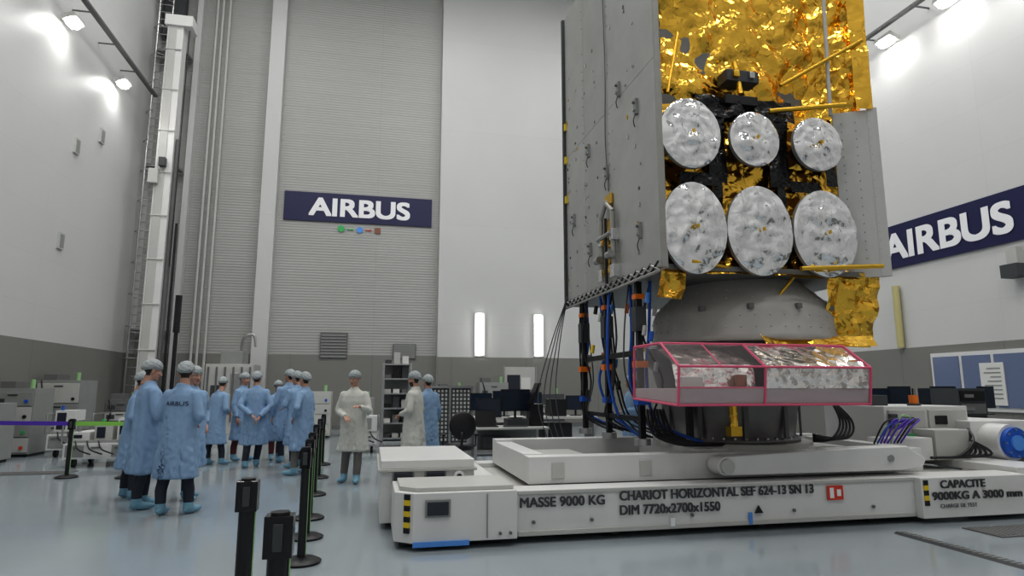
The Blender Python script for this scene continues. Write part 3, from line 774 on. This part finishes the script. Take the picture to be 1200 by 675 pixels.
q.cyl((8.42,7.05,.78),(8.42,7.5,.78),.24,'white_paint',seg=32); q.cyl((8.42,6.98,.78),(8.42,7.06,.78),.2,'blue',seg=32); q.cyl((8.42,6.95,.78),(8.42,6.99,.78),.1,'blue_light',seg=24)
for k in range(8):
    t=math.pi*k/4; q.cyl((8.42+.17*math.cos(t),6.97,.78+.17*math.sin(t)),(8.42+.17*math.cos(t),6.99,.78+.17*math.sin(t)),.015,'steel',seg=6)
for k in range(6): q.curve([(8.0,7.3,.95-.03*k),(7.85,7.1,.8),(7.6+.1*k,7.1,.62),(7.2,7.15,.6)],.018,'black')
for k in range(5): q.curve([(8.2+.1*k,6.9,.4),(8.3+.1*k,6.7,.2),(8.9,6.5+.05*k,.03),(9.8,6.4,.03)],.02,'black')
for k in range(9): q.curve([(6.3+.05*k,7.1,.8),(6.4+.05*k,7.0,1.0+rnd.random()*.15),(6.7+.04*k,7.1,1.1),(6.95,7.4,.9+rnd.random()*.2)],.012,rnd.choice(['purple','black','blue','greenish','black','purple']))
q.done(tr)

# ---------------------------------------------------------------- belt barriers
def barrier(x,y,h=.97,wide=1.):
    q=MB('queue_barrier_post')
    q.loft([(0.001,.17,.17,x,y),(.02,.175,.175,x,y),(.045,.12,.12,x,y),(.055,.05,.05,x,y)],'black',28)
    q.cyl((x,y,.04),(x,y,h-.1),.034*wide,'black'); q.box((x-.045*wide,y-.045,h-.17),(x+.045*wide,y+.045,h),'black_gloss'); q.cyl((x,y,h),(x,y,h+.012),.04,'black')
    q.box((x-.02,y-.055,h-.14),(x+.02,y-.046,h-.03),'dark_grey'); q.box((x+.034*wide,y-.01,.06),(x+.036*wide+.004,y+.01,h-.17),'greenish')
    return q.done(bevel=.004)
P=[(-.36,2.95),(-.68,4.05),(-.55,6.05),(-.6,7.0),(-.66,8.0),(-.75,9.7),(-.83,11.5),(-.91,13.4)]
for i,p in enumerate(P): barrier(*p,wide=1.3 if i<2 else 1)
barrier(-5.0,12.44); barrier(-4.0,12.2); barrier(-8.1,13.6)
def belt(pairs,m,hh=.025):
    q=MB('barrier_belt')
    for a,b in pairs:
        d=V((b[0]-a[0],b[1]-a[1],0)); u=d.normalized(); a3=V((*a,.9))+u*.06; b3=V((*b,.9))-u*.06
        q.obox((a3+b3)/2,(b3-a3)/2,V((-u.y,u.x,0))*.002,(0,0,hh),m)
    q.done()
belt(list(zip(P[2:-1],P[3:])),'black')
belt([((-8.1,13.6),(-5.0,12.44))],'purple',.035); belt([((-5.0,12.44),(-4.0,12.2))],'belt_green',.035)

# ---------------------------------------------------------------- floor details
q=MB('floor_grating')
q.box((-8.0,13.0,.0),(-5.2,13.4,.012),'mid_grey')
for i in range(50): q.box((-7.97+i*.055,13.03,.012),(-7.95+i*.055,13.37,.018),'steel')
q.done()
q=MB('floor_grating'); q.box((6.3,5.5,.0),(9.5,5.95,.012),'mid_grey')
for i in range(55): q.box((6.33+i*.057,5.53,.012),(6.35+i*.057,5.92,.018),'steel')
q.done()
q=MB('cable_cover_strip'); q.prism([(5.38,0),(5.54,0),(5.51,.02),(5.41,.02)],'Y',3.5,5.9,'dark_grey')
for i in range(40): q.box((5.42,3.52+i*.06,.02),(5.50,3.55+i*.06,.023),'steel')
q.done()

# ---------------------------------------------------------------- background equipment
def cart(x0,x1,y0,y1,h,m='white_dull',seed=0):
    rnd=random.Random(seed); q=MB('equipment_cart')
    q.box((x0,y0,.16),(x1,y1,h*.45),m); q.box((x0+.03,y0+.1,h*.45),(x1-.03,y1,h*.5),'grey_paint')
    for x in (x0+.15,x1-.15):
        for y in (y0+.15,y1-.15): q.cyl((x-.03,y,.08),(x+.03,y,.08),.08,'black')
    n=max(2,int((x1-x0)/.4))
    for i in range(n):
        a=x0+.04+i*(x1-x0)/n; w=(x1-x0)/n-.08
        q.box((a,y0-.012,.2),(a+w,y0,h*.42),'white_paint' if i%2 else 'grey_paint')
        q.box((a+.05,y0-.03,h*.36),(a+.2,y0-.012,h*.39),'mid_grey')
        hh=h*rnd.uniform(.6,1); q.box((a,y0+.2,h*.5),(a+w,y1-.1,hh),rnd.choice(['white_paint','grey_paint','mid_grey','white_dull']))
        q.box((a+.04,y0+.19,h*.54),(a+w*.6,y0+.2,hh-.05),rnd.choice(['dark_grey','glass_dark','grey_paint']))
        q.cyl((a+.1,y0+.3,hh),(a+.1,y0+.3,hh+.1),.03,rnd.choice(['steel','red','blue','green']))
    q.tube([(x0,y0-.08,h*.45),(x0,y0-.08,h*.85),(x0,y1,h*.85)],.018,'steel'); q.tube([(x1,y0-.08,h*.45),(x1,y0-.08,h*.85),(x1,y1,h*.85)],.018,'steel')
    for k in range(3): q.curve([(x0+.2+k*.2,y0,h*.5),(x0+.3+k*.2,y0-.1,h*.35),(x0+.5+k*.2,y0-.05,.25)],.015,'black')
    return q.done(bevel=.008)
cart(-5.7,-4.5,13.9,15.0,1.0,'white_paint',1); cart(-4.2,-3.4,15.0,16,1.2,'white_dull',2)
cart(-.6,.2,15.5,16.3,1.0,'white_dull',3); cart(-6.9,-6.0,16.0,16.9,1.1,'white_paint',6)
cart(-4.3,-3.65,12.7,13.4,.8,'white_paint',8)
def cabinet(name,x0,x1,y0,y1,h,m='grey_paint',rows=4):
    q=MB(name); q.box((x0,y0,.06),(x1,y1,h),m); q.box((x0+.05,y0+.05,0),(x1-.05,y1-.05,.06),'black')
    for i in range(rows):
        z0=.1+i*(h-.15)/rows; z1=z0+(h-.15)/rows-.03
        q.box((x0+.03,y0-.02,z0),(x1-.03,y0,z1),'white_dull' if i%2==0 and m!='white_paint' else m)
        q.box(((x0+x1)/2-.1,y0-.035,z1-.08),((x0+x1)/2+.1,y0-.02,z1-.05),'dark_grey')
        q.box((x0+.08,y0-.03,z0+.05),(x0+.28,y0-.02,z0+.16),'dark_grey'); q.cyl((x1-.15,y0-.04,z0+.1),(x1-.15,y0-.02,z0+.1),.04,['red','green','black','blue'][i%4],seg=10)
    q.curve([(x0+.1,y0,h),(x0+.2,y0-.1,h*.7),(x0+.1,y0-.1,h*.3),(x0+.3,y0-.15,.03)],.02,'black')
    q.box((x0+.1,y0+.1,h),(x0+.4,y1-.2,h+.15),'mid_grey'); q.cyl((x1-.2,y0+.3,h),(x1-.2,y0+.3,h+.2),.05,'greenish')
    return q.done(bevel=.008)
cabinet('equipment_cabinet',-8.2,-7.35,16.3,17.2,1.5)
cabinet('equipment_cabinet',-8.2,-7.2,18.2,19.2,1.7,'grey_paint',3)
cabinet('equipment_cabinet',-7.1,-6.3,19.5,20.3,1.2,'mid_grey')
cabinet('equipment_cabinet',-8.2,-7.3,14.6,15.5,1.2,'grey_paint',3)
q=MB('gas_panel')
q.box((-5.4,22.8,0),(-3.9,24.2,2.3),'white_dull'); q.box((-5.0,23.0,2.3),(-4.3,24.0,2.75),'grey_paint')
for i in range(6): q.cyl((-5.3+i*.26,22.75,.4),(-5.3+i*.26,22.75,2.2),.03,'mid_grey')
q.box((-5.2,22.76,1.2),(-4.8,22.8,1.6),'dark_grey'); q.curve([(-4.4,23.2,2.75),(-4.3,23,3.2),(-4.0,23,3.3),(-3.9,23,2.9)],.05,'steel')
q.box((-4.6,22.76,1.4),(-4.2,22.8,2.0),'steel'); q.done(bevel=.01)
q=MB('storage_rack')
for x in (.3,1.0):
    for y in (17,17.6): q.box((x-.03,y-.03,0),(x+.03,y+.03,2.15),'steel')
q.box((.3,17.6,.1),(1.0,17.62,2.1),'grey_paint')
for i in range(6):
    z=.2+i*.38; q.box((.28,16.98,z),(1.02,17.62,z+.04),'steel')
    for k in range(3):
        q.box((.34+k*.22,17.05,z+.04),(.5+k*.22,17.5,z+.14+.1*((i*k)%3)),['dark_grey','white_dull','paper','mid_grey','black'][(i*2+k)%5])
q.done()
q=MB('mesh_cabinet')
q.box((1.4,16.2,.1),(2.5,17.0,1.5),'dark_grey'); q.box((1.35,16.15,1.5),(2.55,17.05,1.56),'steel')
for i in range(11):
    for j in range(13): q.box((1.45+i*.095,16.18,.2+j*.1),(1.50+i*.095,16.2,.26+j*.1),'white_dull')
for x in (1.37,1.95,2.5): q.box((x-.02,16.16,.05),(x+.03,16.2,1.5),'steel')
q.done()
cabinet('tool_cabinet',-2.6,-1.2,20.5,21.3,1.4,'white_dull'); cabinet('tool_cabinet',-.9,.1,21,21.8,1.2,'grey_paint')
cabinet('tool_cabinet',3.6,4.6,21.5,22.3,1.7,'grey_paint'); cabinet('tool_cabinet',5.2,6.6,21.5,22.3,1.3,'dark_grey'); cabinet('tool_cabinet',2.2,3.2,22,22.8,1.5,'dark_grey')
q=MB('partition_screen')
q.box((4.9,23.6,0),(6.1,23.7,2.3),'white_dull'); q.box((5.0,23.58,1.1),(5.5,23.6,2.0),'glass_dark'); q.box((5.55,23.58,1.3),(5.9,23.6,1.9),'paper'); q.box((4.85,23.55,0),(4.9,23.72,2.35),'grey_paint'); q.box((6.1,23.55,0),(6.15,23.72,2.35),'grey_paint'); q.done()
def monitor(q,x,y,z,w=.5,h=.32,rz=0):
    c,s_=math.cos(rz),math.sin(rz); ax=V((c,s_,0)); ay=V((-s_,c,0))
    q.obox((x,y,z+.14+h/2),ax*w/2,ay*.02,(0,0,h/2),'black'); q.obox(V((x,y,z+.14+h/2))-ay*.022,ax*(w/2-.02),ay*.003,(0,0,h/2-.02),'screen')
    q.cyl((x,y+.03,z),(x,y+.03,z+.2),.025,'black',seg=8); q.obox((x,y+.03,z+.01),ax*.12,ay*.09,(0,0,.01),'black')
d=empty('computer_desk')
q=MB('desk_frame')
q.box((1.85,11.7,.74),(3.3,12.5,.78),'white_dull')
for x in (1.9,3.25):
    for y in (11.75,12.45): q.box((x-.025,y-.025,0),(x+.025,y+.025,.74),'steel')
q.box((1.9,11.74,.3),(3.25,11.78,.34),'steel'); q.box((1.92,12.4,.2),(3.22,12.43,.7),'grey_paint'); q.box((1.95,11.8,.34),(3.2,12.35,.37),'steel'); q.box((2.1,11.9,.37),(2.6,12.3,.6),'dark_grey'); q.done(d,.006)
q=MB('laptop'); q.box((1.95,11.85,.78),(2.35,12.1,.8),'black'); q.obox((2.15,12.14,.93),(.2,0,0),(0,.008,0),(0,.04,.14),'black'); q.done(d)
q=MB('monitors'); monitor(q,2.75,12.2,.92,.62,.42,.25); monitor(q,2.25,12.35,.8,.5,.36,-.2); q.box((2.45,11.8,.78),(2.9,11.95,.8),'dark_grey'); q.done(d)
q=MB('instrument_stack'); q.box((2.55,12.0,.78),(2.98,12.35,.92),'dark_grey'); q.box((3.0,12.0,.78),(3.26,12.35,1.2),'black'); q.obox((3.1,12.1,1.4),(.03,.0,0),(0,.16,0),(.08,0,.2),'black'); q.done(d)
q=MB('workbench')
q.box((2.2,14.3,.8),(5.2,15.1,.85),'white_dull')
for x in (2.25,3.7,5.15): q.box((x-.03,14.35,0),(x+.03,15.05,.8),'grey_paint')
q.box((2.4,14.4,.2),(3.2,15,.7),'dark_grey'); q.box((3.9,14.4,.2),(4.6,15,.7),'black')
for x,w,h in ((2.5,.5,.4),(3.05,.55,.45),(3.65,.6,.42),(4.8,.5,.34)): monitor(q,x,14.7,.85,w,h)
q.box((4.1,14.5,.85),(4.5,14.9,1.25),'black')
q.done()
q=MB('office_chair')
cx,cy=1.5,11.0
for k in range(5):
    t=2*math.pi*k/5+.3; ex,ey=cx+.29*math.cos(t),cy+.29*math.sin(t)
    q.tube([(cx,cy,.13),(ex,ey,.09)],[.03,.02],'black'); q.cyl((ex-.02,ey,.035),(ex+.02,ey,.035),.034,'black')
q.cyl((cx,cy,.1),(cx,cy,.48),.03,'steel'); q.loft([(.46,.2,.2,cx,cy),(.48,.25,.25,cx,cy),(.55,.25,.25,cx,cy),(.57,.2,.2,cx,cy)],'black',20)
q.ell((cx+.02,cy-.24,.88),(.23,.05,.24),'black',18,10); q.tube([(cx,cy-.1,.5),(cx,cy-.27,.52),(cx,cy-.28,.78)],.022,'black')
for s_ in (-1,1): q.tube([(cx+s_*.2,cy,.5),(cx+s_*.28,cy,.53),(cx+s_*.28,cy,.7)],.015,'black'); q.box((cx+s_*.28-.03,cy-.12,.7),(cx+s_*.28+.03,cy+.12,.73),'black')
q.done()
q=MB('computer_bench')
q.box((9.6,10.9,.74),(13.3,11.7,.78),'white_dull')
for x in (9.65,10.6,11.8,13.2): q.box((x-.03,10.95,0),(x+.03,11.65,.74),'grey_paint')
for i,x in enumerate((10.2,10.75,11.3,11.85,12.4,12.95)): monitor(q,x,11.3,.82+(i%2)*.12,.54,.46 if i%2 else .54,(i%3-1)*.2)
for i,x in enumerate((10.5,11.1,11.7,12.3)): q.box((x,11.02,.78),(x+.25,11.2,.98+(i%2)*.15),'black')
q.box((12.2,11.0,.2),(12.6,11.6,.65),'black'); q.box((10.0,10.95,.1),(10.4,11.5,.6),'dark_grey')
q.done()
q=MB('instrument_rack')
q.box((10.5,9.7,.0),(11.1,10.3,1.5),'dark_grey')
for i in range(6): q.box((10.53,9.68,.12+i*.23),(11.07,9.7,.3+i*.23),'black' if i%2 else 'mid_grey'); q.box((10.6,9.66,.18+i*.23),(10.8,9.68,.24+i*.23),'steel')
q.done()

# ---------------------------------------------------------------- lighting
for i,(x,y) in enumerate([(x,y) for x in (-4.5,3,10.5) for y in (-3,4,11,18)]):
    e=empty('ceiling_light')
    q=MB('housing'); q.box((x-1.6,y-.5,ZC-.15),(x+1.6,y+.5,ZC),'white_paint'); q.done(e)
    add_light('AREA','lamp',(x,y,ZC-.17),(210 if y<0 else 290 if y<8 else 295),3.0,.8,target=(x,y,0),color=(1,.995,.975),parent=e)
w=bpy.data.worlds.new('world'); scene.world=w; w.use_nodes=True
w.node_tree.nodes['Background'].inputs[0].default_value=(.8,.85,.9,1); w.node_tree.nodes['Background'].inputs[1].default_value=.3
cd=bpy.data.cameras.new('camera'); cd.sensor_width=36; cd.lens=22.2; cd.clip_end=200
co=bpy.data.objects.new('camera',cd); scene.collection.objects.link(co)
co.location=(0,0,1.5); co.rotation_euler=(math.radians(90+9.02),0,math.radians(-12.4))
scene.camera=co
scene.view_settings.view_transform='Standard'
try: scene.view_settings.look='Medium High Contrast'
except Exception: pass
